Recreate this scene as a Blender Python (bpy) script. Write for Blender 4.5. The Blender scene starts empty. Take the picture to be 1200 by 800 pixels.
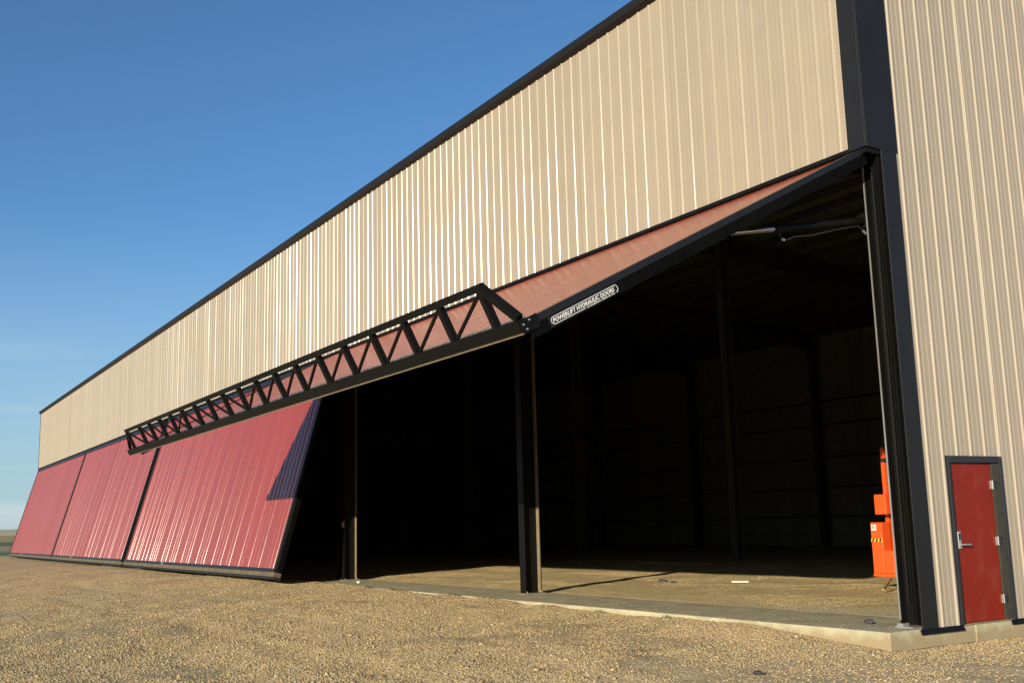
import bpy, bmesh, math, random
import numpy as np
from mathutils import Matrix, Vector
R = math.radians
random.seed(7)
rng = np.random.default_rng(7)
SC = bpy.context.scene
COL = SC.collection

# ------------------------------------------------------------------ camera, sky, sun, exposure
cam_data = bpy.data.cameras.new('camera')
cam_data.sensor_width = 36.0
cam_data.lens = 36.0 * 1256.0 / 1200.0
cam_data.clip_start = 0.1
cam_data.clip_end = 20000
cam = bpy.data.objects.new('camera', cam_data)
COL.objects.link(cam)
right = Vector((0.51865106, 0.85457798, -0.02641106))
up = Vector((0.15743027, -0.06509222, 0.98538252))
fwd = Vector((-0.84036705, 0.51522759, 0.16829659))
cam.matrix_world = Matrix(((right.x, up.x, -fwd.x, 9.3056), (right.y, up.y, -fwd.y, -11.4008),
                           (right.z, up.z, -fwd.z, 1.4416), (0, 0, 0, 1)))
SC.camera = cam

SUN_EL = R(12.2)
SUN_DIR = Vector((0.494 * math.cos(SUN_EL), -0.8695 * math.cos(SUN_EL), math.sin(SUN_EL)))  # towards the sun
world = bpy.data.worlds.new('World')
SC.world = world
world.use_nodes = True
wn = world.node_tree.nodes; wl = world.node_tree.links
for n in list(wn): wn.remove(n)
sky = wn.new('ShaderNodeTexSky'); sky.sky_type = 'NISHITA'; sky.sun_disc = False
sky.sun_elevation = SUN_EL
sky.sun_rotation = math.atan2(SUN_DIR.x, SUN_DIR.y)
sky.altitude = 700; sky.air_density = 1.0; sky.dust_density = 0.3; sky.ozone_density = 3.5
# faint streaks of thin cloud low over the horizon
tc = wn.new('ShaderNodeTexCoord'); mp = wn.new('ShaderNodeMapping'); mp.inputs['Scale'].default_value = (1.2, 1.2, 14)
nz = wn.new('ShaderNodeTexNoise'); nz.inputs['Scale'].default_value = 1.6; nz.inputs['Detail'].default_value = 5
cr = wn.new('ShaderNodeValToRGB'); cr.color_ramp.elements[0].position = .5; cr.color_ramp.elements[1].position = .78
sx = wn.new('ShaderNodeSeparateXYZ')
band = wn.new('ShaderNodeMapRange'); band.inputs[1].default_value = .02; band.inputs[2].default_value = .22
band.inputs[3].default_value = .8; band.inputs[4].default_value = 0
mul = wn.new('ShaderNodeMath'); mul.operation = 'MULTIPLY'
mix = wn.new('ShaderNodeMix'); mix.data_type = 'RGBA'; mix.inputs[7].default_value = (5.2, 5.6, 5.8, 1)
bg = wn.new('ShaderNodeBackground'); bg.inputs[1].default_value = 0.12
wo = wn.new('ShaderNodeOutputWorld')
wl.new(tc.outputs['Generated'], mp.inputs[0]); wl.new(mp.outputs[0], nz.inputs[0]); wl.new(nz.outputs[0], cr.inputs[0])
wl.new(tc.outputs['Generated'], sx.inputs[0]); wl.new(sx.outputs[2], band.inputs[0])
wl.new(cr.outputs[0], mul.inputs[0]); wl.new(band.outputs[0], mul.inputs[1])
hb = wn.new('ShaderNodeMapRange'); hb.inputs[1].default_value = -.02; hb.inputs[2].default_value = .30; hb.inputs[3].default_value = .75; hb.inputs[4].default_value = 0
hb.interpolation_type = 'SMOOTHSTEP'
hm = wn.new('ShaderNodeMix'); hm.data_type = 'RGBA'; hm.inputs[7].default_value = (2.9, 3.9, 4.6, 1)   # pale prairie air near the horizon
tint = wn.new('ShaderNodeMix'); tint.data_type = 'RGBA'; tint.blend_type = 'MULTIPLY'; tint.inputs[0].default_value = 1; tint.inputs[7].default_value = (.78, .98, 1.08, 1)
wl.new(sx.outputs[2], hb.inputs[0]); wl.new(sky.outputs[0], tint.inputs[6]); wl.new(tint.outputs[2], hm.inputs[6]); wl.new(hb.outputs[0], hm.inputs[0])
wl.new(mul.outputs[0], mix.inputs[0]); wl.new(hm.outputs[2], mix.inputs[6]); wl.new(mix.outputs[2], bg.inputs[0])
wl.new(bg.outputs[0], wo.inputs[0])

sd = bpy.data.lights.new('sun', 'SUN'); sd.energy = 5.0; sd.angle = R(.5); sd.color = (1.0, 0.87, 0.67)
sun = bpy.data.objects.new('sun', sd); COL.objects.link(sun)
sun.rotation_euler = (-SUN_DIR).to_track_quat('-Z', 'Y').to_euler()
sun.location = (30, -50, 30)
SC.view_settings.view_transform = 'Standard'; SC.view_settings.look = 'None'
SC.view_settings.exposure = 0.25; SC.view_settings.gamma = 1.0

# ------------------------------------------------------------------ materials
def nodes(name):
    m = bpy.data.materials.new(name); m.use_nodes = True
    return m, m.node_tree.nodes, m.node_tree.links, m.node_tree.nodes['Principled BSDF']

def mat(name, col, rough=.5, metal=0, spec=.5, var=0.08, nscale=3.0, bump=0, bscale=40, stretch=(1, 1, 1),
        rand=0.0, wav=0, wscale=(1, 1, .4), coat=0, dirt=None, dirt_amt=.5, dirt_scale=1.2, dirt_lo=.5, dirt_hi=.75):
    m, N, L, b = nodes(name)
    t = N.new('ShaderNodeTexCoord'); mpp = N.new('ShaderNodeMapping'); mpp.inputs['Scale'].default_value = stretch
    L.new(t.outputs['Object'], mpp.inputs[0])
    n = N.new('ShaderNodeTexNoise'); n.inputs['Scale'].default_value = nscale; n.inputs['Detail'].default_value = 6
    L.new(mpp.outputs[0], n.inputs[0])
    mr = N.new('ShaderNodeMapRange'); mr.inputs[1].default_value = .3; mr.inputs[2].default_value = .7
    mr.inputs[3].default_value = 1 - var; mr.inputs[4].default_value = 1 + var
    L.new(n.outputs[0], mr.inputs[0])
    val = mr.outputs[0]
    if rand:
        oi = N.new('ShaderNodeObjectInfo'); m2 = N.new('ShaderNodeMapRange')
        m2.inputs[3].default_value = 1 - rand; m2.inputs[4].default_value = 1 + rand
        L.new(oi.outputs['Random'], m2.inputs[0])
        mm = N.new('ShaderNodeMath'); mm.operation = 'MULTIPLY'; L.new(val, mm.inputs[0]); L.new(m2.outputs[0], mm.inputs[1]); val = mm.outputs[0]
    hs = N.new('ShaderNodeHueSaturation'); hs.inputs['Color'].default_value = (*col, 1)
    L.new(val, hs.inputs['Value'])
    out = hs.outputs[0]
    if dirt:
        n2 = N.new('ShaderNodeTexNoise'); n2.inputs['Scale'].default_value = dirt_scale; n2.inputs['Detail'].default_value = 8
        L.new(t.outputs['Object'], n2.inputs[0])
        m3 = N.new('ShaderNodeMapRange'); m3.inputs[1].default_value = dirt_lo; m3.inputs[2].default_value = dirt_hi; m3.inputs[4].default_value = dirt_amt
        L.new(n2.outputs[0], m3.inputs[0])
        mx = N.new('ShaderNodeMix'); mx.data_type = 'RGBA'; mx.inputs[7].default_value = (*dirt, 1)
        L.new(m3.outputs[0], mx.inputs[0]); L.new(out, mx.inputs[6]); out = mx.outputs[2]
    L.new(out, b.inputs['Base Color'])
    b.inputs['Roughness'].default_value = rough; b.inputs['Metallic'].default_value = metal
    b.inputs['Specular IOR Level'].default_value = spec
    if coat: b.inputs['Coat Weight'].default_value = coat; b.inputs['Coat Roughness'].default_value = .12
    prev = None
    if wav:   # slight waviness of sheet metal ("oil canning")
        geo = N.new('ShaderNodeNewGeometry'); mw = N.new('ShaderNodeMapping'); mw.inputs['Scale'].default_value = wscale
        L.new(geo.outputs['Position'], mw.inputs[0])
        nw = N.new('ShaderNodeTexNoise'); nw.inputs['Scale'].default_value = 1; nw.inputs['Detail'].default_value = 2
        L.new(mw.outputs[0], nw.inputs[0])
        bw = N.new('ShaderNodeBump'); bw.inputs['Strength'].default_value = 1; bw.inputs['Distance'].default_value = wav
        L.new(nw.outputs[0], bw.inputs['Height']); prev = bw
    if bump:
        nb = N.new('ShaderNodeTexNoise'); nb.inputs['Scale'].default_value = bscale; nb.inputs['Detail'].default_value = 5
        L.new(mpp.outputs[0], nb.inputs[0])
        bb = N.new('ShaderNodeBump'); bb.inputs['Strength'].default_value = .6; bb.inputs['Distance'].default_value = bump
        L.new(nb.outputs[0], bb.inputs['Height'])
        if prev: L.new(prev.outputs[0], bb.inputs['Normal'])
        prev = bb
    if prev: L.new(prev.outputs[0], b.inputs['Normal'])
    return m

M = {}
M['tan'] = mat('tan_painted_steel', (.367, .307, .218), rough=.25, spec=.5, var=.03, nscale=1.5, rand=.03, wav=.007, wscale=(4.2, 4.2, .22))
M['tan_side'] = mat('tan_painted_steel_side', (.42, .355, .268), rough=.42, spec=.4, var=.03, nscale=1.5, rand=.02, wav=.004, wscale=(1.2, 1.2, .35))
M['red'] = mat('red_painted_steel', (.30, .044, .024), rough=.17, spec=.45, var=.04, nscale=1.2, rand=.04, wav=.0035, wscale=(3.2, 3.2, .6))
M['black'] = mat('black_painted_steel', (.006, .0058, .0052), rough=.5, spec=.18, var=.15, nscale=4)
M['matt'] = mat('matt_black_frame', (.004, .004, .004), rough=.8, spec=.05, var=.2)
M['navy'] = mat('navy_black_trim', (.0145, .0145, .0155), rough=.45, spec=.28, var=.08, nscale=2, wav=.006, wscale=(2, 2, .7))
M['inner'] = mat('dark_interior_steel', (.07, .07, .065), rough=.7, spec=.2, var=.2)
M['liner'] = mat('interior_sheet_backs', (.27, .275, .24), rough=.65, spec=.25, var=.15, rand=.1)
M['insul'] = mat('dark_roof_insulation', (.16, .16, .15), rough=.9, spec=.1, var=.3)
M['steel'] = mat('bare_galvanised_steel', (.27, .21, .125), rough=.55, metal=.1, spec=.5, var=.2, nscale=8)
M['dull'] = mat('weathered_bottom_rail', (.13, .105, .06), rough=.6, var=.3, nscale=3)
M['bright'] = mat('bright_steel', (.6, .6, .58), rough=.3, metal=.7, var=.1)
M['chrome'] = mat('chromed_rod', (.75, .78, .8), rough=.12, metal=1, var=.02)
M['doorred'] = mat('entry_door_red', (.235, .017, .007), rough=.4, spec=.22, var=.05, nscale=2, wav=.002, dirt=(.24, .10, .05), dirt_amt=.35, dirt_scale=4, dirt_lo=.52, dirt_hi=.8)
M['doorblack'] = mat('entry_frame_black', (.018, .020, .026), rough=.35, spec=.5, var=.1)
M['jamb'] = mat('door_jamb_dark', (.05, .045, .03), rough=.5, var=.2, nscale=9)
M['conc'] = mat('concrete', (.52, .495, .325), rough=.85, spec=.25, var=.16, nscale=2.2, bump=.014, bscale=45,
                dirt=(.27, .22, .14), dirt_amt=.6, dirt_scale=1.3)
_n = M['conc'].node_tree; _b = _n.nodes['Principled BSDF']     # soil splashed on the lower part of the concrete
_src = _b.inputs['Base Color'].links[0].from_socket
_g = _n.nodes.new('ShaderNodeNewGeometry'); _s = _n.nodes.new('ShaderNodeSeparateXYZ'); _n.links.new(_g.outputs['Position'], _s.inputs[0])
_z = _n.nodes.new('ShaderNodeTexNoise'); _z.inputs['Scale'].default_value = 5; _z.inputs['Detail'].default_value = 8; _n.links.new(_g.outputs['Position'], _z.inputs[0])
_a = _n.nodes.new('ShaderNodeMath'); _a.operation = 'MULTIPLY_ADD'; _n.links.new(_z.outputs[0], _a.inputs[0]); _a.inputs[1].default_value = .32; _n.links.new(_s.outputs[2], _a.inputs[2])
_r = _n.nodes.new('ShaderNodeMapRange'); _r.inputs[1].default_value = .15; _r.inputs[2].default_value = .03; _r.inputs[3].default_value = 0; _r.inputs[4].default_value = .8; _n.links.new(_a.outputs[0], _r.inputs[0])
_m = _n.nodes.new('ShaderNodeMix'); _m.data_type = 'RGBA'; _m.inputs[7].default_value = (.36, .27, .15, 1); _n.links.new(_r.outputs[0], _m.inputs[0]); _n.links.new(_src, _m.inputs[6]); _n.links.new(_m.outputs[2], _b.inputs['Base Color'])
M['orange'] = mat('orange_paint', (.85, .10, .015), rough=.4, spec=.45, var=.05)
M['white'] = mat('white_print', (.75, .73, .68), rough=.5, var=.02)
M['yellow'] = mat('yellow_tape', (.75, .5, .03), rough=.5, var=.03)
M['rubber'] = mat('black_rubber', (.015, .015, .015), rough=.7)
M['redprint'] = mat('red_print', (.6, .04, .03), rough=.5)
M['paper'] = mat('white_plastic', (.8, .8, .76), rough=.5, var=.05)
M['wood'] = mat('pale_wood', (.42, .3, .17), rough=.8, var=.2, nscale=12)
M['darkstuff'] = mat('dark_stone', (.05, .05, .055), rough=.8, var=.3, nscale=20)
M['weed'] = mat('weed_green', (.10, .13, .04), rough=.7, var=.2, nscale=20)

def ground_material(inside=False):
    m, N, L, b = nodes('compacted_dirt_floor' if inside else 'gravel_yard_and_fields')
    geo = N.new('ShaderNodeNewGeometry')
    def noise(scale, detail=6, rough=.6, stretch=None):
        n = N.new('ShaderNodeTexNoise'); n.inputs['Scale'].default_value = scale; n.inputs['Detail'].default_value = detail
        n.inputs['Roughness'].default_value = rough
        if stretch:
            mp_ = N.new('ShaderNodeMapping'); mp_.inputs['Scale'].default_value = stretch
            L.new(geo.outputs['Position'], mp_.inputs[0]); L.new(mp_.outputs[0], n.inputs[0])
        else: L.new(geo.outputs['Position'], n.inputs[0])
        return n.outputs[0]
    def ramp(src, stops):
        r = N.new('ShaderNodeValToRGB'); e = r.color_ramp.elements
        e[0].position, e[0].color = stops[0][0], (*stops[0][1], 1); e[1].position, e[1].color = stops[-1][0], (*stops[-1][1], 1)
        for p_, c_ in stops[1:-1]:
            x = e.new(p_); x.color = (*c_, 1)
        L.new(src, r.inputs[0]); return r.outputs[0]
    def mixc(f, a, c):
        x = N.new('ShaderNodeMix'); x.data_type = 'RGBA'
        if isinstance(f, float): x.inputs[0].default_value = f
        else: L.new(f, x.inputs[0])
        for s, i in ((a, 6), (c, 7)):
            if isinstance(s, tuple): x.inputs[i].default_value = (*s, 1)
            else: L.new(s, x.inputs[i])
        return x.outputs[2]
    def rng_(src, a, b_, c, d):
        x = N.new('ShaderNodeMapRange'); x.inputs[1].default_value = a; x.inputs[2].default_value = b_
        x.inputs[3].default_value = c; x.inputs[4].default_value = d; L.new(src, x.inputs[0]); return x.outputs[0]
    big = noise(.35, 5); mid = noise(2.2, 6); fine = noise(26, 4, .7); tracks = noise(1.0, 5, .6, (.25, 2.6, 1))
    vor = N.new('ShaderNodeTexVoronoi'); vor.inputs['Scale'].default_value = 30 if not inside else 9
    L.new(geo.outputs['Position'], vor.inputs[0])
    if inside:
        base = ramp(mid, [(.3, (.66, .51, .24)), (.5, (.76, .61, .31)), (.7, (.80, .68, .40))])
        base = mixc(rng_(tracks, .5, .75, 0, .3), base, (.36, .26, .14))
        sp = N.new('ShaderNodeSeparateXYZ'); L.new(geo.outputs['Position'], sp.inputs[0])
        # bare concrete shows through near the door sill
        ad = N.new('ShaderNodeMath'); ad.operation = 'MULTIPLY_ADD'; L.new(mid, ad.inputs[0]); ad.inputs[1].default_value = -5.5; L.new(sp.outputs[1], ad.inputs[2])
        xr = rng_(sp.outputs[0], -9, 0, 0, 2.2)
        sb = N.new('ShaderNodeMath'); sb.operation = 'SUBTRACT'; L.new(ad.outputs[0], sb.inputs[0]); L.new(xr, sb.inputs[1])
        base = mixc(rng_(sb.outputs[0], -2.9, -1.4, 1, 0), base, (.66, .60, .38))
        bumpd = .12
    else:
        base = ramp(mid, [(.28, (.55, .41, .18)), (.5, (.66, .50, .24)), (.72, (.72, .57, .30))])
        grain = N.new('ShaderNodeRGBToBW'); L.new(vor.outputs['Color'], grain.inputs[0])
        base = mixc(.55, base, ramp(grain.outputs[0], [(.2, (.30, .235, .14)), (.5, (.56, .45, .28)), (.85, (.78, .67, .49))]))
        base = mixc(rng_(big, .52, .68, 0, .4), base, (.42, .31, .17))
        base = mixc(rng_(tracks, .60, .75, 0, .35), base, (.34, .25, .14))
        sp = N.new('ShaderNodeSeparateXYZ'); L.new(geo.outputs['Position'], sp.inputs[0])
        # paler, finer dirt by the entry door
        base = mixc(rng_(sp.outputs[0], -2.2, 1.0, 0, .6), base, (.64, .52, .33))
        # real field strips to the west of the yard
        dist = N.new('ShaderNodeMath'); dist.operation = 'MULTIPLY_ADD'; L.new(sp.outputs[0], dist.inputs[0]); dist.inputs[1].default_value = -1
        wob = rng_(noise(.01, 3), 0, 1, -15, 15); L.new(wob, dist.inputs[2])
        d0 = rng_(dist.outputs[0], 0, 2000, 0, 1)
        fields = ramp(d0, [(0, (.16, .19, .08)), (.055, (.16, .19, .08)), (.06, (.26, .30, .19)), (.075, (.42, .36, .24)), (.095, (.46, .34, .17)),
                           (.13, (.46, .34, .17)), (.135, (.15, .21, .08)), (.215, (.15, .21, .08)), (.22, (.50, .36, .15)), (.42, (.50, .36, .15)),
                           (.425, (.75, .62, .32)), (.55, (.75, .62, .32)), (.555, (.66, .56, .36)), (1, (.66, .56, .38))])
        base = mixc(rng_(dist.outputs[0], 84, 92, 0, 1), base, fields)
        bumpd = .09
    L.new(base, b.inputs['Base Color']); b.inputs['Roughness'].default_value = .95; b.inputs['Specular IOR Level'].default_value = .15
    v2 = N.new('ShaderNodeMath'); v2.operation = 'MULTIPLY_ADD'; L.new(vor.outputs['Distance'], v2.inputs[0]); v2.inputs[1].default_value = -.35; L.new(fine, v2.inputs[2])
    v3 = N.new('ShaderNodeMath'); v3.operation = 'MULTIPLY_ADD'; L.new(mid, v3.inputs[0]); v3.inputs[1].default_value = 1.5 if not inside else .9; L.new(v2.outputs[0], v3.inputs[2])
    bp = N.new('ShaderNodeBump'); bp.inputs['Strength'].default_value = .75; bp.inputs['Distance'].default_value = bumpd
    L.new(v3.outputs[0], bp.inputs['Height']); L.new(bp.outputs[0], b.inputs['Normal'])
    return m
M['ground'] = ground_material(False)
M['floor'] = ground_material(True)

# ------------------------------------------------------------------ mesh helpers
class MB:
    def __init__(s): s.v = []; s.f = []; s.smooth = False
    def add(s, vs, fs):
        o = len(s.v); s.v += [tuple(v) for v in vs]; s.f += [tuple(o + i for i in f) for f in fs]; return s
    def box(s, x0, x1, y0, y1, z0, z1):
        if x0 > x1: x0, x1 = x1, x0
        if y0 > y1: y0, y1 = y1, y0
        if z0 > z1: z0, z1 = z1, z0
        return s.add([(x0, y0, z0), (x1, y0, z0), (x1, y1, z0), (x0, y1, z0), (x0, y0, z1), (x1, y0, z1), (x1, y1, z1), (x0, y1, z1)],
                     [(0, 3, 2, 1), (4, 5, 6, 7), (0, 1, 5, 4), (1, 2, 6, 5), (2, 3, 7, 6), (3, 0, 4, 7)])
    def bar(s, a, b, w, h, upv=(0, 0, 1)):   # a rectangular bar from a to b
        a = Vector(a); b = Vector(b); d = (b - a).normalized(); u = Vector(upv)
        side = d.cross(u)
        if side.length < 1e-4: side = d.cross(Vector((1, 0, 0)))
        side.normalize(); u = side.cross(d).normalized()
        vs = []
        for p in (a, b):
            for i, j in ((-1, -1), (1, -1), (1, 1), (-1, 1)): vs.append(p + side * (i * w / 2) + u * (j * h / 2))
        return s.add(vs, [(0, 1, 2, 3)[::-1], (4, 5, 6, 7), (0, 1, 5, 4), (1, 2, 6, 5), (2, 3, 7, 6), (3, 0, 4, 7)])
    def tube(s, pts, r, n=10):
        pts = [Vector(p) for p in pts]; vs = []; fs = []
        for k, p in enumerate(pts):
            d = (pts[min(k + 1, len(pts) - 1)] - pts[max(k - 1, 0)]).normalized()
            a = d.cross(Vector((0, 0, 1)))
            if a.length < 1e-3: a = d.cross(Vector((1, 0, 0)))
            a.normalize(); c = d.cross(a)
            for i in range(n):
                t = 2 * math.pi * i / n; vs.append(p + a * (r * math.cos(t)) + c * (r * math.sin(t)))
        for k in range(len(pts) - 1):
            for i in range(n):
                j = (i + 1) % n; fs.append((k * n + i, k * n + j, (k + 1) * n + j, (k + 1) * n + i))
        fs.append(tuple(range(n))[::-1]); fs.append(tuple(range((len(pts) - 1) * n, len(pts) * n)))
        return s.add(vs, fs)
    def prism(s, poly, axis, a, b):   # extrude a 2-D polygon along an axis
        def P(u, v, w): return {'x': (w, u, v), 'y': (u, w, v), 'z': (u, v, w)}[axis]
        n = len(poly); vs = [P(u, v, a) for u, v in poly] + [P(u, v, b) for u, v in poly]
        return s.add(vs, [tuple(range(n)), tuple(range(n, 2 * n))[::-1]] + [(i, i + n, (i + 1) % n + n, (i + 1) % n) for i in range(n)])
    def mesh(s, name, material, bevel=0):
        me = bpy.data.meshes.new(name); me.from_pydata(s.v, [], s.f)
        bm = bmesh.new(); bm.from_mesh(me)
        bmesh.ops.recalc_face_normals(bm, faces=bm.faces)
        if bevel: bmesh.ops.bevel(bm, geom=[e for e in bm.edges], offset=bevel, segments=1, affect='EDGES', clamp_overlap=True)
        bm.to_mesh(me); bm.free()
        me.materials.append(material)
        if s.smooth: me.polygons.foreach_set('use_smooth', [True] * len(me.polygons))
        return me

def link(name, data, parent=None, loc=(0, 0, 0), rot=None, label=None):
    o = bpy.data.objects.new(name, data); COL.objects.link(o); o.location = loc
    if rot: o.rotation_euler = rot
    if parent: o.parent = parent
    if label: o['label'] = label
    return o
def part(name, mb, material, parent, loc=(0, 0, 0), rot=None, label=None, bevel=0):
    return link(name, mb.mesh(name, material, bevel), parent, loc, rot, label)
def thing(name, label, cat, loc=(0, 0, 0), group=None, data=None):
    o = bpy.data.objects.new(name, data); COL.objects.link(o); o.location = loc
    o['label'] = label; o['category'] = cat
    if group: o['group'] = group
    return o

# ribbed steel sheet: three tall ribs a foot apart, two low ribs between each pair
PITCH = .305
def rib_profile(s0, s1, phase=0.0, h=.0195, lo=.0035, q_=1.0, vary=None):
    pts = []
    k0 = math.floor((s0 - phase) / PITCH) - 1; k1 = math.ceil((s1 - phase) / PITCH) + 1
    for k in range(k0, k1 + 1):
        c = phase + (k + .5) * PITCH
        hk = h if not vary else h * vary[k % len(vary)]
        pts += [(c + q_ * u_, v_) for u_, v_ in ((-.034, 0), (-.030, .0015 * q_), (-.0155, hk - .0025 * q_), (-.011, hk), (.011, hk), (.0155, hk - .0025 * q_), (.030, .0015 * q_), (.034, 0))]
        for q in (1, 2):
            m_ = c + PITCH * q / 3
            pts += [(m_ - .020, 0), (m_ - .012, lo), (m_ + .012, lo), (m_ + .020, 0)]
    pts = sorted(p for p in pts if s0 + 1e-4 < p[0] < s1 - 1e-4)
    return [(s0, 0)] + pts + [(s1, 0)]
def sheet_mesh(name, s0, s1, z0, z1, material, phase=0.0, top=None, nz_=1, h=.0195, lo=.0035, q_=1.0, vary=None):
    """a sheet in the local x-z plane, ribs towards -y"""
    pr = rib_profile(s0, s1, phase, h, lo, q_, vary); vs = []; fs = []; n = len(pr)
    for r in range(nz_ + 1):
        for x, h in pr:
            zt = top(x) if top else z1
            vs.append((x, -h, z0 + (zt - z0) * r / nz_))
    for r in range(nz_):
        for i in range(n - 1): fs.append((r * n + i, r * n + i + 1, (r + 1) * n + i + 1, (r + 1) * n + i))
    me = bpy.data.meshes.new(name); me.from_pydata(vs, [], fs); me.materials.append(material); return me

# ------------------------------------------------------------------ ground
XF = -76.0           # far corner of the hangar
DEPTH = 30.0
SLAB_Y = -.32
def ss(x, a, b):
    t = np.clip((x - a) / (b - a), 0, 1); return t * t * (3 - 2 * t)
def vnoise(x, y, seed):
    r = np.random.default_rng(seed); T = r.random((64, 64))
    xi = np.floor(x).astype(int); yi = np.floor(y).astype(int); fx = x - xi; fy = y - yi
    fx = fx * fx * (3 - 2 * fx); fy = fy * fy * (3 - 2 * fy)
    a = T[xi % 64, yi % 64]; b = T[(xi + 1) % 64, yi % 64]; c = T[xi % 64, (yi + 1) % 64]; d = T[(xi + 1) % 64, (yi + 1) % 64]
    return (a * (1 - fx) + b * fx) * (1 - fy) + (c * (1 - fx) + d * fx) * fy - .5
def ground_h(x, y):
    z = -.235 + .232 * np.clip(-x / 11, 0, 1) ** .68 + .05 * ss(-x, 14, 40)
    z = z + .10 * ss(-x, 30, 75) * ss(-y, -.5, 3) * 0
    z = z - .10 * ss(-y, 2.5, 9)
    near = 1 - ss(np.hypot(x + 20, y), 90, 160)
    inb = ss(-y, .2, .9)
    z = z + .07 * (vnoise(x * 1.3, y * .1 + 7, 31) + .15) * np.exp(-((y + .45) / .5) ** 2) * ss(-x, 1.0, 2.5)
    outside = np.where((y > -.2) & (x < .2), 0, 1)
    z = z + near * (.10 * vnoise(x * .35 + 9, y * .35, 1) + .055 * vnoise(x * 1.1, y * 1.6 + 3, 2) + .025 * vnoise(x * 3.4, y * 4.2, 3)) * (.15 + .85 * inb)
    # gravel banked up against the sill a little way from the corner
    z = z + .09 * np.exp(-((x + 2.6) / 1.5) ** 2) * np.exp(-((y + .6) / .8) ** 2)
    # a pair of shallow wheel ruts
    for off in (-4.2, -5.9):
        cy = off + .05 * x
        z = z - .022 * np.exp(-((y - cy) / .26) ** 2) + .010 * np.exp(-((y - cy - .38) / .14) ** 2) * (1 - ss(-x, 30, 60))
    under = ((x < -.02) & (x > XF + .1) & (y > -.28) & (y < DEPTH - .1))
    z = np.where(under, np.minimum(z, -.30) - .1, z)
    D = np.hypot(x - 0, y)
    prof = np.interp(D, [0, 100, 180, 300, 430, 600, 950, 1300, 1900, 2600, 9000], [0, -.0, -.25, -.35, 0, .8, 4.6, 8.1, 15.6, 17, -60])
    und = 1.5 * vnoise(x * .002, y * .002, 5) * ss(D, 700, 1600)
    return z * (1 - ss(D, 100, 180)) + prof + und
def axis(lo_f, lo, hi, hi_f, d, far):
    a = [lo]; st = d
    while a[-1] > -far: st *= 1.12; a.append(a[-1] - st)
    c = list(np.arange(lo, hi, d)[1:]); e = [hi]; st = d
    while e[-1] < far: st *= 1.12; e.append(e[-1] + st)
    return np.array(sorted(set(a)) + c + e)
gx = axis(0, -30, 5, 0, .12, 8000); gy = axis(0, -10, 3, 0, .10, 8000)
X, Y = np.meshgrid(gx, gy, indexing='ij'); Z = ground_h(X, Y)
nx, ny = len(gx), len(gy)
me = bpy.data.meshes.new('ground')
co = np.stack([X, Y, Z], -1).reshape(-1, 3)
i, j = np.meshgrid(np.arange(nx - 1), np.arange(ny - 1), indexing='ij')
q = np.stack([i * ny + j, (i + 1) * ny + j, (i + 1) * ny + j + 1, i * ny + j + 1], -1).reshape(-1, 4)
def np_mesh(me, co, faces):
    k = faces.shape[1]
    me.vertices.add(len(co)); me.vertices.foreach_set('co', co.astype(np.float32).ravel())
    me.loops.add(faces.size); me.loops.foreach_set('vertex_index', faces.astype(np.int32).ravel())
    me.polygons.add(len(faces)); me.polygons.foreach_set('loop_start', np.arange(0, faces.size, k, dtype=np.int32))
    me.update(calc_edges=True); me.validate()
np_mesh(me, co, q); me.materials.append(M['ground'])
me.polygons.foreach_set('use_smooth', [True] * len(me.polygons))
ground = link('ground', me); ground['kind'] = 'structure'

# loose stones lying on the yard: uncountable, instanced over scattered points as one object
phi = (1 + 5 ** .5) / 2
ico = np.array([(-1, phi, 0), (1, phi, 0), (-1, -phi, 0), (1, -phi, 0), (0, -1, phi), (0, 1, phi), (0, -1, -phi), (0, 1, -phi), (phi, 0, -1), (phi, 0, 1), (-phi, 0, -1), (-phi, 0, 1)]) / 1.902
icf = np.array([(0, 11, 5), (0, 5, 1), (0, 1, 7), (0, 7, 10), (0, 10, 11), (1, 5, 9), (5, 11, 4), (11, 10, 2), (10, 7, 6), (7, 1, 8), (3, 9, 4), (3, 4, 2), (3, 2, 6), (3, 6, 8), (3, 8, 9), (4, 9, 5), (2, 4, 11), (6, 2, 10), (8, 6, 7), (9, 8, 1)])
def dens(x, y):
    d = np.hypot(x - 9, y + 11.4)
    w = np.clip((15.0 / np.maximum(d, 6)) ** 2, 0, 1)
    w = w * np.clip(.78 + 1.8 * (vnoise(x * .45, y * .9, 8) + .12) + .9 * vnoise(x * 2, y * 2.6, 9), .10, 1)
    w = w * (1 - .62 * ss(x, -2.0, 1.5))
    ok = ((y < SLAB_Y - .03) | (x > .05)) & ~((x > 0) & (y > 6))
    ang = np.degrees(np.arctan2(y + 11.4, -(x - 9.3))) # wide wedge of the yard in front of the doors
    ok &= (ang > -42) & (ang < 84) & (d > 6)
    return w * ok
pts = []
tot = 0
NST = 500000
while tot < NST:
    x = rng.uniform(-45, 8, 200000); y = rng.uniform(-13.5, 4, 200000)
    k = rng.random(200000) < dens(x, y); pts.append(np.stack([x[k], y[k]], 1)); tot += int(k.sum())
P = np.concatenate(pts)[:NST]
ssz = .009 + .017 * rng.random(NST) ** 2.0 + np.where(rng.random(NST) < .012, .035 * rng.random(NST), 0)
me = bpy.data.meshes.new('gravel_stones')
me.vertices.add(NST); me.vertices.foreach_set('co', np.stack([P[:, 0], P[:, 1], ground_h(P[:, 0], P[:, 1]) + ssz * .12], 1).astype(np.float32).ravel())
at = me.attributes.new('stone_size', 'FLOAT', 'POINT'); at.data.foreach_set('value', ssz.astype(np.float32))
gs = link('gravel_stones', me); gs['kind'] = 'stuff'
shapes = bpy.data.collections.new('stone_shapes')
pal = [(.40, .29, .145), (.48, .36, .18), (.51, .40, .21), (.38, .32, .22), (.53, .405, .21), (.44, .30, .14), (.62, .52, .34), (.48, .355, .175), (.44, .33, .16), (.25, .18, .10)]
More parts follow.
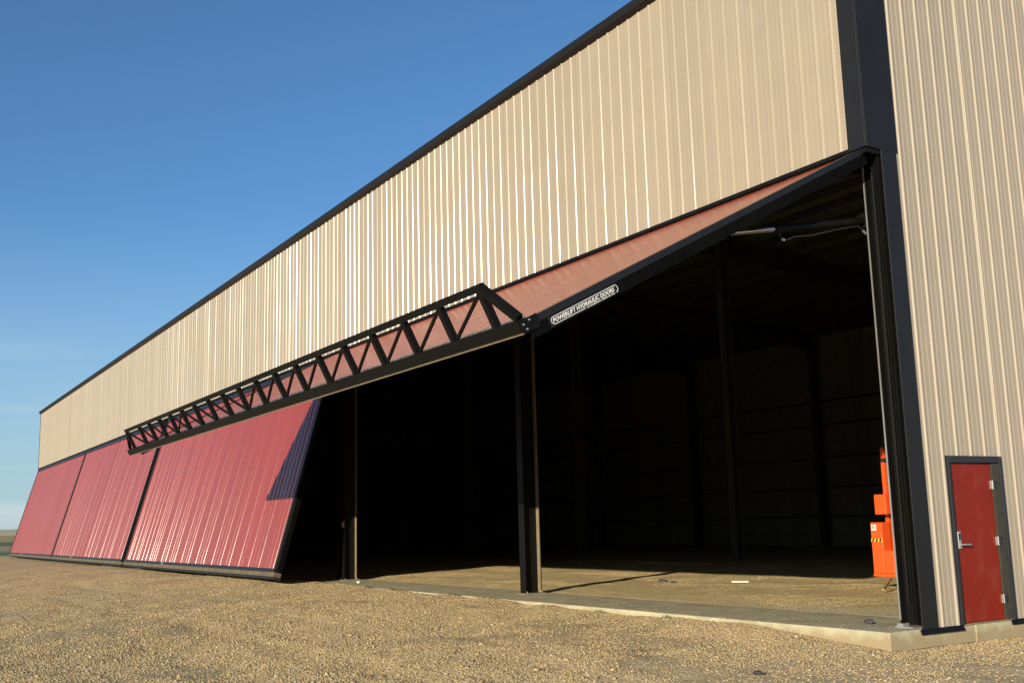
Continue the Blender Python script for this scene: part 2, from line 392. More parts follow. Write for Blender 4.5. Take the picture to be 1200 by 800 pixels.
for k, c in enumerate(pal):
    v = ico * (1 + .25 * rng.standard_normal((12, 1)).clip(-1.5, 1.5)) * np.array([.60, .46, .36])
    sm_ = bpy.data.meshes.new('stone'); np_mesh(sm_, v, icf)
    mm_ = mat('gravel_stone', c, rough=.85, spec=.2, var=.12, nscale=2); sm_.materials.append(mm_)
    so = bpy.data.objects.new('stone', sm_); shapes.objects.link(so)
ng = bpy.data.node_groups.new('scatter_stones', 'GeometryNodeTree')
ng.interface.new_socket('Geometry', in_out='INPUT', socket_type='NodeSocketGeometry'); ng.interface.new_socket('Geometry', in_out='OUTPUT', socket_type='NodeSocketGeometry')
gi = ng.nodes.new('NodeGroupInput'); go = ng.nodes.new('NodeGroupOutput')
iop = ng.nodes.new('GeometryNodeInstanceOnPoints'); ci = ng.nodes.new('GeometryNodeCollectionInfo'); ci.inputs[0].default_value = shapes
ci.inputs['Separate Children'].default_value = True; ci.inputs['Reset Children'].default_value = True
rv = ng.nodes.new('FunctionNodeRandomValue'); rv.data_type = 'FLOAT_VECTOR'; rv.inputs[0].default_value = (-.5, -.5, 0); rv.inputs[1].default_value = (.5, .5, 6.283)
na = ng.nodes.new('GeometryNodeInputNamedAttribute'); na.data_type = 'FLOAT'; na.inputs[0].default_value = 'stone_size'
iop.inputs['Pick Instance'].default_value = True
gl = ng.links
gl.new(gi.outputs[0], iop.inputs['Points']); gl.new(ci.outputs[0], iop.inputs['Instance']); gl.new(rv.outputs[0], iop.inputs['Rotation'])
gl.new(na.outputs[0], iop.inputs['Scale']); gl.new(iop.outputs[0], go.inputs[0])
gs.modifiers.new('scatter', 'NODES').node_group = ng
# crumbs of dirt and small stones over the floor just inside the opening
NC = 70000
cx_ = rng.uniform(-30, -.5, NC * 6); cy_ = rng.uniform(1.0, 13, NC * 6)
k = rng.random(NC * 6) < np.clip((.10 + 1.8 * (vnoise(cx_ * .5, cy_ * .9, 21)) + 1.2 * vnoise(cx_ * 1.7, cy_ * 2.2, 22)) * (1 - .65 * ss(cx_ - cy_, -7, -3)) * ss(cy_, 1.0, 2.4), 0, 1)
cx_, cy_ = cx_[k][:NC], cy_[k][:NC]
cs_ = .006 + .013 * rng.random(len(cx_)) ** 2.2
ex = rng.uniform(-20, 0, 2600); ey = SLAB_Y + .02 + 1.3 * rng.random(2600) ** 1.8
cx_ = np.append(cx_, ex); cy_ = np.append(cy_, ey); cs_ = np.append(cs_, (.004 + .012 * rng.random(2600) ** 2))
CRUMBS = (cx_, cy_, cs_)

# ------------------------------------------------------------------ hangar shell
H_HEAD, H_EAVE = 6.39, 10.57
SLOPE = 1 / 12.0
def roof_z(y): return H_EAVE - .06 + SLOPE * min(y, DEPTH - y)
hangar = thing('hangar', 'long tan metal hangar with four tall red hydraulic doors and one raised open', 'hangar')

# concrete floor edge and foundation
mb = MB()
mb.box(XF, -.0, SLAB_Y, 1.35, -.6, 0)
o = part('door_sill_slab', mb, M['conc'], hangar, bevel=.008)
mb = MB(); mb.box(-.35, .012, 1.352, DEPTH, -.6, -.012)
part('foundation_wall', mb, M['conc'], hangar, bevel=.006)
mb = MB(); mb.box(XF, XF + .3, 1.352, DEPTH, -.6, -.012); part('foundation_wall', mb, M['conc'], hangar)
mb = MB(); mb.box(XF + .301, -.351, DEPTH - .3, DEPTH + .02, -.6, -.012); part('foundation_wall', mb, M['conc'], hangar)
# dirt floor inside: gentle uneven sheet just over the slab level
fx = np.concatenate([np.arange(XF + .31, -30, 1.0), np.arange(-30, -.36, .15), [-.36]]); fy = np.concatenate([np.arange(1.0, 12, .15), np.arange(12, DEPTH - .31, .8), [DEPTH - .31]])
X, Y = np.meshgrid(fx, fy, indexing='ij')
Z = -.03 + .030 * ss(Y, 1.3, 2.6) + .022 * vnoise(X * .5 + 3, Y * .8, 11) + .014 * vnoise(X * 1.6, Y * 2.3, 12) + .012 * vnoise(X * 5, Y * 5, 13) + .02
Z = np.where(Y < 1.36, -.05, Z)
nx, ny = len(fx), len(fy)
i, j = np.meshgrid(np.arange(nx - 1), np.arange(ny - 1), indexing='ij')
me = bpy.data.meshes.new('dirt_floor'); np_mesh(me, np.stack([X, Y, Z], -1).reshape(-1, 3), np.stack([i * ny + j, (i + 1) * ny + j, (i + 1) * ny + j + 1, i * ny + j + 1], -1).reshape(-1, 4))
me.materials.append(M['floor']); me.polygons.foreach_set('use_smooth', [True] * len(me.polygons))
floor = link('floor', me); floor['kind'] = 'structure'
def floor_z(x, y): return -.03 + .030 * ss(y, 1.3, 2.6) + .022 * vnoise(x * .5 + 3, y * .8, 11) + .014 * vnoise(x * 1.6, y * 2.3, 12) + .012 * vnoise(x * 5, y * 5, 13) + .02
cx_, cy_, cs_ = CRUMBS
me = bpy.data.meshes.new('dirt_crumbs'); me.vertices.add(len(cx_))
me.vertices.foreach_set('co', np.stack([cx_, cy_, np.where(cy_ < 1.35, 0, floor_z(cx_, cy_)) + cs_ * .15], 1).astype(np.float32).ravel())
at = me.attributes.new('stone_size', 'FLOAT', 'POINT'); at.data.foreach_set('value', cs_.astype(np.float32))
dcr = link('dirt_crumbs', me); dcr['kind'] = 'stuff'; dcr.modifiers.new('scatter', 'NODES').node_group = ng

# front wall above the doors: girts carry the sheets
mb = MB()
for z in (6.52, 8.4, 10.3): mb.box(XF + .05, -.05, .02, .22, z, z + .08)
mb.box(XF + .05, -.05, .03, .30, 6.41, 6.51)
front = part('front_wall', mb, M['inner'], hangar)
W = PITCH * 3
sms = [sheet_mesh('cladding_sheet', 0, W + .012, H_HEAD, 10.46, M['tan'], lo=.002, vary=v_) for v_ in ((1, .93, .97), (.9, 1.02, .95), (1.03, .97, .88), (.95, .9, 1.0), (.99, 1.04, .93))]
x = -.27; kk = 0
while x - W > XF - .01:
    o = link('cladding_sheet', random.choice(sms), front, (x - W, random.uniform(-.0015, .0015) , 0), (0, 0, R(random.gauss(0, .10))))
    x -= W; kk += 1
if x - XF > .06:
    link('cladding_sheet', sheet_mesh('cladding_sheet', 0, x - XF, H_HEAD, 10.46, M['tan']), front, (XF, 0, 0))

# end wall on the right (x = 0), sheets face +x
gir = MB()
for z in (1.1, 2.45, 4.2, 5.9, 7.5, 9.2): 
    if z < 2.3: gir.box(-.22, -.03, 2.3, DEPTH - .1, z, z + .07)
    else: gir.box(-.22, -.03, .7, DEPTH - .1, z, z + .07)
endw = part('end_wall', gir, M['inner'], hangar)
DY0, DY1, DZ = 1.05, 2.225, 2.2       # outer frame of the entry door
y = .615; first = True
def rsheet(y0, y1, z0, mtl):
    me_ = sheet_mesh('cladding_sheet', y0, y1 + .006, z0, 0, mtl, phase=.615 - .068, top=lambda s: roof_z(s) - .02)
    return link('cladding_sheet', me_, endw, (.004 + random.uniform(0, .0015), 0, 0), (0, 0, math.pi / 2))
cuts = [(.615, DY0, .0), (DY0, 1.53, DZ), (1.53, DY1, DZ), (DY1, 2.445, .0)]
yy = 2.445
while yy < DEPTH - .05:
    cuts.append((yy, min(yy + W, DEPTH - .02), 0)); yy += W
for a, b_, z0 in cuts: rsheet(a, b_, z0, M['tan_side'])
# far end wall and back wall
farw = part('far_end_wall', MB().box(XF + .03, XF + .2, .1, DEPTH - .1, 5, 5.08), M['inner'], hangar)
yy = 0
while yy < DEPTH - .05:
    me_ = sheet_mesh('cladding_sheet', yy, min(yy + W, DEPTH) , 0, 0, M['liner'], top=lambda s: roof_z(s) - .02)
    link('cladding_sheet', me_, farw, (XF + .0 , 0, 0), (0, 0, math.pi / 2)); yy += W
gb = MB()
for z in (1.38, 2.8, 4.27, 5.89, 7.08): gb.box(XF + .05, -.05, DEPTH - .25, DEPTH - .03, z, z + .09)
back = part('back_wall', gb, M['inner'], hangar)
bm_ = sheet_mesh('cladding_sheet', 0, W, 0, 10.5, M['liner'])
x = -.02
while x - W > XF: link('cladding_sheet', bm_, back, (x - W, DEPTH, 0)); x -= W

# steel frames: columns against both walls, mid-span columns, rafters
def wcolumn(w, d, h, tf=.018, tw=.012, z0=0.0):    # flanges across X, web along Y
    m_ = MB(); m_.box(-w / 2, w / 2, 0, tf, z0, h); m_.box(-w / 2, w / 2, d - tf, d, z0, h); m_.box(-tw / 2, tw / 2, tf, d - tf, z0, h); return m_
rear_me = wcolumn(.32, .40, 10.2).mesh('column', M['inner'])
mid_me = wcolumn(.30, .35, 11.5).mesh('column', M['inner'])
for k in range(0, 9):
    xk = max(-.6 - 9.35 * k + .2, XF + .4) if k else -.5
    mbr = MB(); hw = .11
    for (ya, yb) in ((.5, 15.0), (15.0, DEPTH - .1)):
        mbr.add([(xk - hw, ya, roof_z(ya) - .25), (xk + hw, ya, roof_z(ya) - .25), (xk + hw, yb, roof_z(yb) - .25), (xk - hw, yb, roof_z(yb) - .25),
                 (xk - hw, ya, roof_z(ya) - .85), (xk + hw, ya, roof_z(ya) - .85), (xk + hw, yb, roof_z(yb) - .85), (xk - hw, yb, roof_z(yb) - .85)],
                [(0, 1, 2, 3), (4, 7, 6, 5), (0, 4, 5, 1), (1, 5, 6, 2), (2, 6, 7, 3), (3, 7, 4, 0)])
    part('rafter', mbr, M['inner'], hangar)
    link('column', rear_me, hangar, (xk, DEPTH - .68, 0))
    if k: link('column', mid_me, hangar, (xk + .4, 14.5, 0))
for k in range(0, 24):
    yk = .6 + k * 1.25
    if yk > DEPTH - .3: break
    zt = roof_z(yk) - .05
    part('purlin', MB().box(XF + .1, -.1, yk - .035, yk + .035, zt - .20, zt), M['inner'], hangar)
# roof: two slopes of ribbed steel, black gutter, gable trims
mb = MB()
for ya, yb in ((-.04, 15.0), (15.0, DEPTH + .1)):
    za = H_EAVE + SLOPE * min(ya, DEPTH - ya); zb = H_EAVE + SLOPE * min(yb, DEPTH - yb)
    mb.add([(XF - .05, ya, za), (.05, ya, za), (.05, yb, zb), (XF - .05, yb, zb), (XF - .05, ya, za - .05), (.05, ya, za - .05), (.05, yb, zb - .05), (XF - .05, yb, zb - .05)],
           [(0, 1, 2, 3), (4, 7, 6, 5), (0, 4, 5, 1), (1, 5, 6, 2), (2, 6, 7, 3), (3, 7, 4, 0)])
part('roof', mb, M['insul'], hangar)
g = MB().prism([(-.145, H_EAVE + .0), (-.155, H_EAVE - .055), (-.12, H_EAVE - .14), (-.028, H_EAVE - .185), (-.028, H_EAVE + .02), (-.05, H_EAVE + .02), (-.05, H_EAVE - .13), (-.105, H_EAVE - .11), (-.13, H_EAVE - .05), (-.125, H_EAVE)], 'x', XF - .06, .03)
part('eave_gutter', g, M['navy'], hangar)
for xx in (.03, XF - .07):
    mb = MB()
    for ya, yb in ((-.04, 15.0), (15.0, DEPTH + .1)):
        za = H_EAVE + .03 + SLOPE * min(ya, DEPTH - ya); zb = H_EAVE + .03 + SLOPE * min(yb, DEPTH - yb)
        mb.add([(xx, ya, za), (xx + .04, ya, za), (xx + .04, yb, zb), (xx, yb, zb), (xx, ya, za - .25), (xx + .04, ya, za - .25), (xx + .04, yb, zb - .25), (xx, yb, zb - .25)],
               [(0, 1, 2, 3), (4, 7, 6, 5), (0, 4, 5, 1), (1, 5, 6, 2), (2, 6, 7, 3), (3, 7, 4, 0)])
    part('gable_trim', mb, M['navy'], hangar)
# header trim: thin black angle under the upper sheets
part('header_trim', MB().box(XF - .03, -.26, -.030, -.002, H_HEAD - .045, H_HEAD + .012), M['black'], hangar)
# corner trim: front leg, side leg, and the lower side leg behind the door recess
ct = MB()
ct.box(-.275, .018, -.026, -.008, H_HEAD - .03, 10.40)
ct.box(.006, .026, -.0075, .625, H_HEAD - .03, 10.40)
ct.box(.004, .022, .285, .595, -.02, H_HEAD - .031)
part('corner_trim', ct, M['navy'], hangar, bevel=.003)
ct = MB(); ct.box(XF - .03, XF + .1, -.03, .1, .02, 10.4)
part('corner_trim', ct, M['navy'], hangar)
# boxed soffit closing the recess above the jamb post
sf = MB(); sf.box(-.50, .0, .0, .284, H_HEAD - .10, H_HEAD - .035); part('soffit', sf, M['black'], hangar)
# drip flashing under the side sheets, broken at the entry door
d_ = MB(); d_.prism([(.024, .0), (.050, -.065), (.030, -.068), (.014, -.002)], 'y', .24, DY0 + .03); part('drip_flashing', d_, M['black'], hangar)
d_ = MB(); d_.prism([(.024, .0), (.050, -.065), (.030, -.068), (.014, -.002)], 'y', DY1 - .12, DEPTH); part('drip_flashing', d_, M['black'], hangar)

# jamb post at the right of the opening: deep channel open towards the yard
jp = MB()
jp.box(-.295, -.275, .26, .50, .06, 6.28); jp.box(-.274, -.055, .36, .385, .06, 6.28); jp.box(-.054, -.034, .26, .50, .06, 6.28)
jamb = part('jamb_post', jp, M['black'], hangar)
part('edge_strip', MB().box(-.297, -.277, .248, .259, .10, 6.2), M['bright'], jamb)
part('conduit', MB().tube([(-.20, .332, .3), (-.20, .332, 6.1)], .024), M['black'], jamb)
part('inner_angle', MB().box(-.12, -.10, .29, .359, .1, 6.25), M['black'], jamb)
part('base_plate', MB().box(-.37, -.10, .24, .52, .002, .02).box(-.35, -.25, .25, .36, .021, .055), M['bright'], jamb)

# front columns standing in the opening
def front_column(x, y, sticker=False):
    c = part('column', wcolumn(.22, .40, 6.55, z0=.02), M['black'], hangar, (x, y, 0), label='dark steel column standing in the door opening')
    part('edge_strip', MB().box(.012, .112, .365, .379, .03, 6.5), M['steel'], c)
    part('base_plate', MB().box(-.16, .16, -.05, .46, .002, .0195), M['steel'], c)
    for bx, by in ((-.12, .03), (.12, .03), (-.12, .38), (.12, .38)):
        part('anchor_bolt', MB().tube([(bx, by, .02), (bx, by, .055)], .014, 6), M['bright'], c)
    if sticker:
        s_ = part('warning_sticker', MB().box(-.07, .105, -.006, -.001, 1.50, 1.68), M['white'], c)
        part('sticker_band', MB().box(-.068, .103, -.009, -.0065, 1.62, 1.678), M['redprint'], s_)
    return c
front_column(-10.33, .75)
front_column(-20.15, .75, True)
c_ = front_column(-20.62, .78); c_['label'] = 'dark steel column beside the first closed door'
for xk in (-29.7, -38.3, -47.6, -57.2, -66.6): front_column(xk, .75)['label'] = 'dark steel column behind the closed doors'

# ------------------------------------------------------------------ hydraulic doors
Ld = 6.15
def hyd_door(x1, x0, angle, is_open):
    """x1 right end, x0 left end; hinge at world (y=.03, z=6.33); local -y outward, local -z down the leaf"""
    w = x1 - x0
    fr = MB()
    dp = .19
    fr.box(0, w, .0, dp, -.14, -.0); fr.box(0, w, .0, .115 if is_open else dp, -Ld, -Ld + .16)
    fr.box(0, .12, .001, dp - .001, -Ld + .161, -.141); fr.box(w - .12, w, .001, dp - .001, -Ld + .161, -.141)
    nst = 12
    for k in range(1, nst): fr.box(w * k / nst - .04, w * k / nst + .04, .06, .112 if is_open else .17, -Ld + .161, -.141)
    for zz in (-1.6, -3.1, -4.6): fr.box(.121, w - .121, .005, .055, zz - .04, zz + .04)
    lab = 'raised open red hydraulic door with black truss along its lower edge' if is_open else 'closed red hydraulic door leaning out at its foot'
    d = part('hydraulic_door', fr, M['black'], hangar, (x0, .03, 6.33), (R(angle), 0, 0), lab)
    # ribbed red sheets
    zt = -.02 if is_open else -.19
    n = int(round((w - .16) / W)); ww = (w - .16) / n
    far = 1.0 if x1 > -30 else (.925 if x1 > -50 else .84)
    vs_ = ((1,),) if is_open else ((1, .80, 1.05), (1.06, .98, .78), (.82, 1.03, .9), (.76, 1.0, 1.08))
    s0 = [sheet_mesh('cladding_sheet', 0, ww + .01, (-Ld + .06 if is_open else -Ld + .02), zt, M['red'], phase=(ww - W) / 2, h=(.0042 if is_open else .0142 * far), lo=.0006, q_=.62, vary=v_) for v_ in vs_]
    for k in range(n):
        link('cladding_sheet', random.choice(s0), d, (.08 + k * ww, -.006 - .0006 * (k % 2), 0), (0, 0, 0 if is_open else R(random.gauss(0, .12))))
    ed = MB(); ed.box(-.015, .085, -.034, -.001, -Ld, -.0); part('edge_trim', ed, M['navy'], d)
    ed = MB(); ed.box(w - .085, w + .015, -.034, -.001, -Ld, -.0)
    ed.box(w + .002, w + .015, .0, .045, -Ld - .0, -.0); part('edge_trim', ed, M['navy'], d)
    part('side_plate', MB().box(w + .002, w + .013, .047, .185, -Ld, -.0), M['matt'], d)
    if not is_open:
        part('top_flashing', MB().box(-.01, w + .01, -.045, -.007, -.2, -.03), M['navy'], d)
        part('edge_trim', MB().box(0, w, -.050, -.012, -Ld - .05, -Ld + .04), M['navy'], d)
        part('bottom_rail', MB().box(.02, w - .02, -.010, .185, -Ld - .17, -Ld - .052), M['dull'], d)
        part('bottom_seal', MB().box(.0, w, .0, .19, -Ld - .23, -Ld - .171), M['rubber'], d)
        part('latch', MB().box(w * .35, w * .35 + .12, -.09, -.052, -Ld - .06, -Ld + .02), M['bright'], d)
    else:
        # bottom chord, end plates and steel lip
        ch = part('bottom_chord', MB().box(-.02, w + .0, -.065, .068, -Ld - .11, -Ld - .003), M['black'], d)
        part('bottom_lip', MB().box(.02, w - .02, .070, .100, -Ld - .09, -Ld - .004), M['steel'], d)
        part('corner_plate', MB().box(w + .0165, w + .026, -.05, .10, -Ld - .10, -Ld + .14), M['black'], d, bevel=.004)
        for by, bz in ((-.02, -Ld + .02), (.06, -Ld - .05), (.0, -Ld - .07)):
            part('bolt', MB().tube([(w + .026, by, bz), (w + .040, by, bz)], .011, 8), M['bright'], d)
        T = -.53; zc = -Ld - .05
        pk = w - .48; nb = 18; sp = .965; last = .62
        part('top_chord', MB().bar((last - .04, T, zc), (pk + .04, T, zc), .085, .085), M['black'], d)
        part('end_brace', MB().bar((pk, T, zc), (w - .04, -.07, zc + .01), .085, .085, (0, 0, 1)), M['black'], d)
        part('end_brace', MB().bar((last, T, zc), (.12, -.07, zc), .06, .06, (0, 0, 1)), M['black'], d)
        vx = [pk - .02 - sp * k for k in range(nb)] + [last]
        vm = MB().bar((0, T + .043, zc), (0, -.067, zc), .075, .085, (1, 0, 0)).mesh('truss_post', M['black'])
        for v in vx: link('truss_post', vm, d, (v, 0, 0))
        dm = {}
        for k in range(len(vx) - 1):
            xa, xb = vx[k], vx[k + 1]
            mid = (xa + xb) / 2 < w / 2
            a, b_ = ((xb, xa) if mid else (xa, xb))
            if (xa + xb) / 2 < w / 2 and abs(xa - xb) > .5 or not mid:
                part('truss_brace', MB().bar((a - (0.03 if not mid else -.03), T + .05, zc), (b_ + (0.06 if not mid else -.06), -.07, zc), .034, .034), M['black'], d)
            if k == 13: part('truss_brace', MB().bar((xa, T + .05, zc), (xb, -.07, zc), .03, .03), M['black'], d)
        # maker's sign on the side of the leaf
        sg = MB().box(w + .0155, w + .020, .055, .168, -5.90, -4.86)
        sgo = part('sign', sg, M['navy'], d, label='long rounded sign with white lettering on the side of the raised door')
        def side_text(txt, size, zz0, yy, length, bold):
            c = bpy.data.curves.new('lettering', 'FONT'); c.body = txt; c.size = size; c.extrude = .0008
            c.offset = bold; c.shear = .25; c.resolution_u = 2
            to = bpy.data.objects.new('tmp', c); COL.objects.link(to)
            bpy.context.view_layer.update()
            tm = bpy.data.meshes.new_from_object(to); bpy.data.objects.remove(to)
            P = [v.co.copy() for v in tm.vertices]; x0_ = min(p.x for p in P); x1_ = max(p.x for p in P)
            for v, p in zip(tm.vertices, P):
                v.co = (w + .0212 + p.z, yy - p.y, zz0 + (p.x - x0_) / (x1_ - x0_) * length)
            tm.materials.append(M['white']); tm.name = 'lettering'
            return link('lettering', tm, d)
        side_text('POWERLIFT HYDRAULIC DOORS', .066, -5.85, .132, .94, .0022)
        side_text('of Southern Alberta Inc.', .030, -5.36, .159, .44, .0006)
        ol = MB()
        yc0, yc1 = .070, .150; rr = (yc1 - yc0) / 2; ym = (yc0 + yc1) / 2; za, zb = -5.83, -4.90
        loop = []
        for t in range(0, 9):
            a_ = -math.pi / 2 + math.pi * t / 8; loop.append((ym + rr * math.sin(a_), zb + rr * math.cos(a_)))
        for t in range(0, 9):
            a_ = math.pi / 2 + math.pi * t / 8; loop.append((ym + rr * math.sin(a_), za + rr * math.cos(a_)))
        th = .007
        for k in range(len(loop)):
            p0, p1 = loop[k], loop[(k + 1) % len(loop)]
            # the lower line is interrupted by the small print
            if k == 8:
                pass
            A = Vector((w + .0225, p0[0], p0[1])); B = Vector((w + .0225, p1[0], p1[1]))
            if abs(p0[0] - yc1) < 1e-4 and abs(p1[0] - yc1) < 1e-4:
                B = Vector((w + .0225, yc1, -5.38)) if p0[1] < p1[1] else B
                if p0[1] > p1[1]: A = Vector((w + .0225, yc1, -5.38))
            ol.bar(A, B, th * 1.15, .002, (1, 0, 0))
        part('sign_outline', ol, M['white'], d)
    return d
AO, AC = -63.0, -15.6
open_door = hyd_door(-.09, -18.95, AO, True)
for x1, x0, lab in ((-19.05, -37.80, 'closed red hydraulic door nearest the open bay, shaded along its near edge'),
                    (-38.40, -56.90, 'middle one of the three closed red hydraulic doors'), (-57.1, -75.95, 'closed red hydraulic door at the far end of the hangar')):
    hyd_door(x1, x0, AC, False)['label'] = lab
for xa_, xb_ in ((-40.3, -37.3), (-59.0, -56.5)):   # added black boards that stop sun through the gaps between neighbouring doors
    part('sun_stop_board', MB().box(xa_, xb_, .36, .40, .0, 6.35), M['matt'], hangar)
# hydraulic ram from the jamb to the raised door
rm = part('hydraulic_cylinder', MB().tube([(-.48, .46, 5.50), (-.50, -1.30, 5.17)], .055, 14), M['black'], hangar)
part('rod', MB().tube([(-.50, -1.30, 5.17), (-.52, -2.22, 5.0)], .032, 12), M['chrome'], rm)
part('hose', MB().tube([(-.44, .40, 5.30), (-.44, .25, 5.39), (-.44, -.2, 5.28), (-.44, -.7, 5.14), (-.44, -1.0, 5.09), (-.44, -1.14, 5.03), (-.44, -1.24, 5.02), (-.44, -1.28, 5.10), (-.46, -1.28, 5.15)], .010, 8), M['rubber'], rm)
for a_, b_ in (((-.44, .40, 5.30), (-.44, .34, 5.335)), ((-.44, -1.20, 5.02), (-.44, -1.25, 5.03))): part('hose_fitting', MB().tube([a_, b_], .018, 8), M['bright'], rm)
part('bracket', MB().box(-.56, -.42, .40, .5, 5.40, 5.60), M['black'], rm)
part('bracket', MB().box(-.56, -.46, -2.32, -2.2, 4.92, 5.10), M['black'], rm)

# ------------------------------------------------------------------ entry door
fm = MB()
fm.box(-.10, .040, DY0, DY0 + .055, .0, DZ); fm.box(-.10, .040, DY1 - .055, DY1, -.0, DZ); fm.box(-.10, .040, DY0 + .056, DY1 - .056, DZ - .09, DZ)
ent = part('entry_door', fm, M['doorblack'], hangar, label='dark red steel entry door in a black frame', bevel=.004)
part('door_leaf', MB().box(-.055, -.012, DY0 + .062, 2.015, .012, DZ - .105), M['doorred'], ent, bevel=.004)
part('jamb_lining', MB().box(-.09, .015, 2.022, DY1 - .056, .0, DZ - .10), M['jamb'], ent)
part('threshold', MB().box(-.10, .02, DY0 + .06, DY1 - .06, -.011, .008), M['steel'], ent)
for z in (1.81, 1.05, .28):
    part('hinge', MB().box(-.011, .006, 1.985, 2.021, z - .055, z + .055).tube([(.004, 2.02, z - .06), (.004, 2.02, z + .06)], .009, 8), M['bright'], ent)
    part('hinge', MB().box(.0155, .022, 2.03, 2.09, z - .055, z + .055), M['doorblack'], ent)
lk = part('lock_plate', MB().box(-.0115, .022, 1.145, 1.215, .97, 1.20), M['bright'], ent, bevel=.006)
part('lever', MB().tube([(.022, 1.19, 1.025), (.065, 1.19, 1.025), (.068, 1.21, 1.025), (.068, 1.34, 1.022)], .012, 8), M['bright'], lk)
part('keypad', MB().box(.0225, .026, 1.165, 1.197, 1.09, 1.17), M['rubber'], lk)

# ------------------------------------------------------------------ orange lift behind the jamb post
lift = thing('mast_lift', 'orange upright mast lift standing just inside the right jamb', 'lift', (-4.66, 5.5, .03))
part('cabinet', MB().box(-.48, -.21, 0, .24, .31, 1.27), M['orange'], lift, bevel=.01)
part('cabinet', MB().box(-.208, .0, .02, .33, .31, .74), M['orange'], lift, bevel=.01)
part('chassis', MB().box(-.49, .45, -.01, .50, .25, .308), M['orange'], lift, bevel=.008)
mst = part('mast', MB().box(-.32, -.235, .02, .10, .3, 2.62).prism([(-.32, 2.62), (-.235, 2.62), (-.235, 2.69), (-.265, 2.73), (-.30, 2.70)], 'y', .02, .10), M['orange'], lift, (.0, .24, .0))
part('mast_collar', MB().box(-.325, -.230, .015, .105, 2.42, 2.50), M['rubber'], mst)
part('platform_box', MB().box(-.325, -.05, -.02, .22, 1.42, 1.80), M['orange'], lift, bevel=.01)
part('bracket', MB().box(-.05, .4, .1, .2, 1.32, 1.38), M['steel'], lift)
part('railing', MB().tube([(.04, .1, 1.5), (.04, .1, 2.2), (.42, .1, 2.2), (.42, .1, 1.5)], .018, 8), M['orange'], lift)
dc = part('data_label', MB().box(-.455, -.34, -.006, -.001, 1.12, 1.23), M['white'], lift)
for a_, b_, z_ in ((-.44, -.36, 1.17), (-.44, -.375, 1.145), (-.44, -.39, 1.195)): part('label_print', MB().box(a_, b_, -.009, -.0065, z_, z_ + .012), M['darkstuff'], dc)
hz = part('hazard_stripe', MB().box(-.478, -.212, -.006, -.001, .90, .965), M['yellow'], lift)
for k in range(3):
    x_ = -.46 + k * .085
    part('stripe', MB().prism([(x_, .90), (x_ + .038, .90), (x_ + .064, .965), (x_ + .026, .965)], 'y', -.010, -.0065), M['rubber'], hz)
for wx, wy in ((-.15, .45), (.05, .06), (.38, .06), (.38, .45)):
    w_ = part('wheel', MB().tube([(wx - .02, wy, .06), (wx + .03, wy, .06)], .06, 12), M['rubber'], lift)
    part('hub', MB().tube([(wx - .03, wy, .06), (wx + .04, wy, .06)], .02, 8), M['bright'], w_)
    part('caster_fork', MB().box(wx - .035, wx - .025, wy - .02, wy + .02, .06, .249).box(wx + .045, wx + .055, wy - .02, wy + .02, .06, .249), M['steel'], w_)
part('outrigger', MB().bar((-.10, .0, .22), (.25, -.65, .06), .05, .04), M['steel'], lift)

# ------------------------------------------------------------------ small litter
def lump(name, label, cat, loc, size, material, seed, group=None):
    r = random.Random(seed); bm = bmesh.new(); bmesh.ops.create_icosphere(bm, subdivisions=2, radius=.5)
    for v in bm.verts:
        f = 1 + r.uniform(-.18, .18); v.co = Vector((v.co.x * size[0] * f, v.co.y * size[1] * f, v.co.z * size[2] * f))
    me_ = bpy.data.meshes.new(name); bm.to_mesh(me_); bm.free(); me_.materials.append(material)
    return thing(name, label, cat, loc, group, me_)
pl = MB(); pl.box(-.30, .10, -.03, .03, 0, .03); pl.add([(.13, -.04, 0), (.33, -.05, .05), (.40, -.03, .15), (.36, .04, .15), (.28, .05, .03), (.13, .05, 0)], [(0, 1, 4, 5), (1, 2, 3, 4)])
pm = pl.mesh('plastic_strip', M['paper'])
t = thing('plastic_strip', 'bent white strip of plastic lying on the lit dirt floor', 'litter', (-9.2, 5.95, .02), None, pm); t.rotation_euler = (0, 0, R(25))
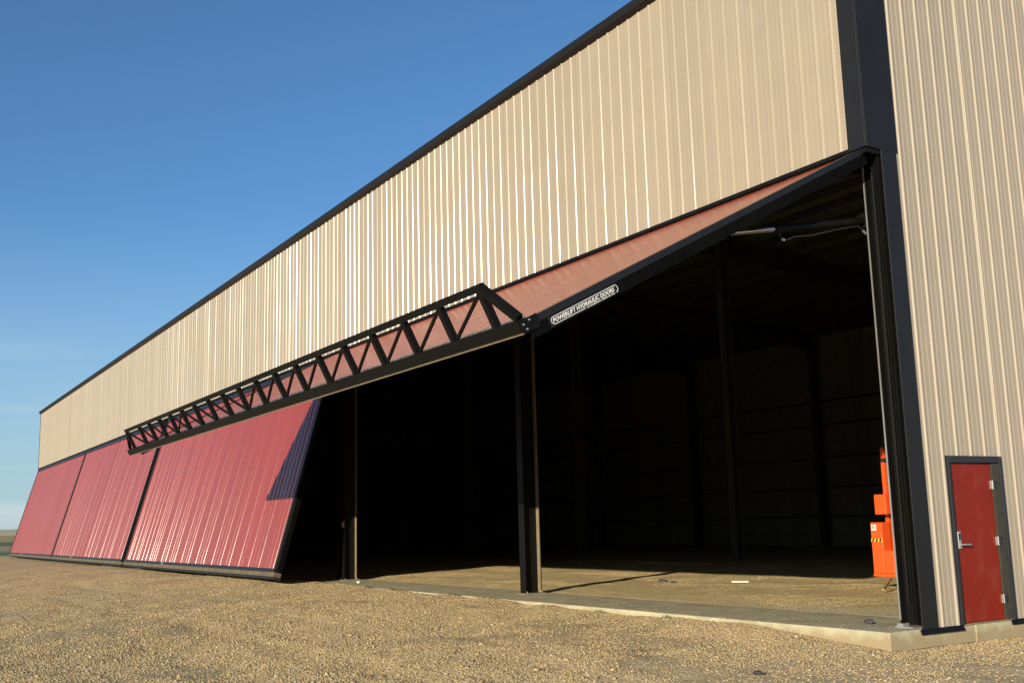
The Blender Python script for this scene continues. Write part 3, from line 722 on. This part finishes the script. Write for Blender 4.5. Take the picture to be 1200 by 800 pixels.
lump('stone', 'small two-toned stone on the concrete sill near the jamb post', 'stone', (-.93, .40, .028), (.15, .09, .07), M['darkstuff'], 3)
lump('pebble', 'white pebble on the sill beside the left column', 'stone', (-18.1, .35, .03), (.10, .09, .07), M['paper'], 4)
lump('dirt_clod', 'bigger dark clod on the lit dirt floor right of the middle column', 'clod', (-11.2, 5.2, .035), (.30, .16, .09), M['darkstuff'], 5)
lump('dirt_clod', 'smaller dark clod just right of the bigger one on the dirt floor', 'clod', (-10.55, 5.0, .03), (.22, .10, .06), M['darkstuff'], 6)
lump('dark_stone', 'dark flat stone in gravel in front of the slab corner', 'stone', (.35, -2.9, float(ground_h(np.array([.35]), np.array([-2.9]))[0]) + .02), (.13, .09, .05), M['darkstuff'], 8)
lump('dark_stone', 'dark stone half sunk in gravel low in the middle of the yard', 'stone', (-.8, -5.2, float(ground_h(np.array([-.8]), np.array([-5.2]))[0]) + .02), (.20, .12, .07), M['darkstuff'], 9)
# two weeds growing at the foot of the sill
def weed(name, label, x, y, seed):
    r = random.Random(seed); m_ = MB(); z = float(ground_h(np.array([x]), np.array([y]))[0])
    for k in range(30):
        a = r.uniform(0, 6.28); l = r.uniform(.02, .085); w_ = .004; tilt = r.uniform(.2, 1.1)
        dx, dy = math.cos(a), math.sin(a); bx, by = r.uniform(-.10, .10), r.uniform(-.04, .04)
        tip = (bx + dx * l * math.sin(tilt), by + dy * l * math.sin(tilt), l * math.cos(tilt)); md = (bx + dx * l * .4 * math.sin(tilt), by + dy * l * .4 * math.sin(tilt), l * .6)
        m_.add([(bx - dy * w_, by + dx * w_, -.02), (bx + dy * w_, by - dx * w_, -.02), (md[0] + dy * w_, md[1] - dx * w_, md[2]), tip, (md[0] - dy * w_, md[1] + dx * w_, md[2])], [(0, 1, 2, 4), (4, 2, 3)])
    me_ = m_.mesh(name, M['weed'])
    return thing(name, label, 'plant', (x, y, z), None, me_)
weed('weed', 'small green weed at the foot of the sill nearer the corner', -4.1, -.48, 1)
weed('weed', 'small green weed at the foot of the sill farther from the corner', -5.9, -.5, 2)
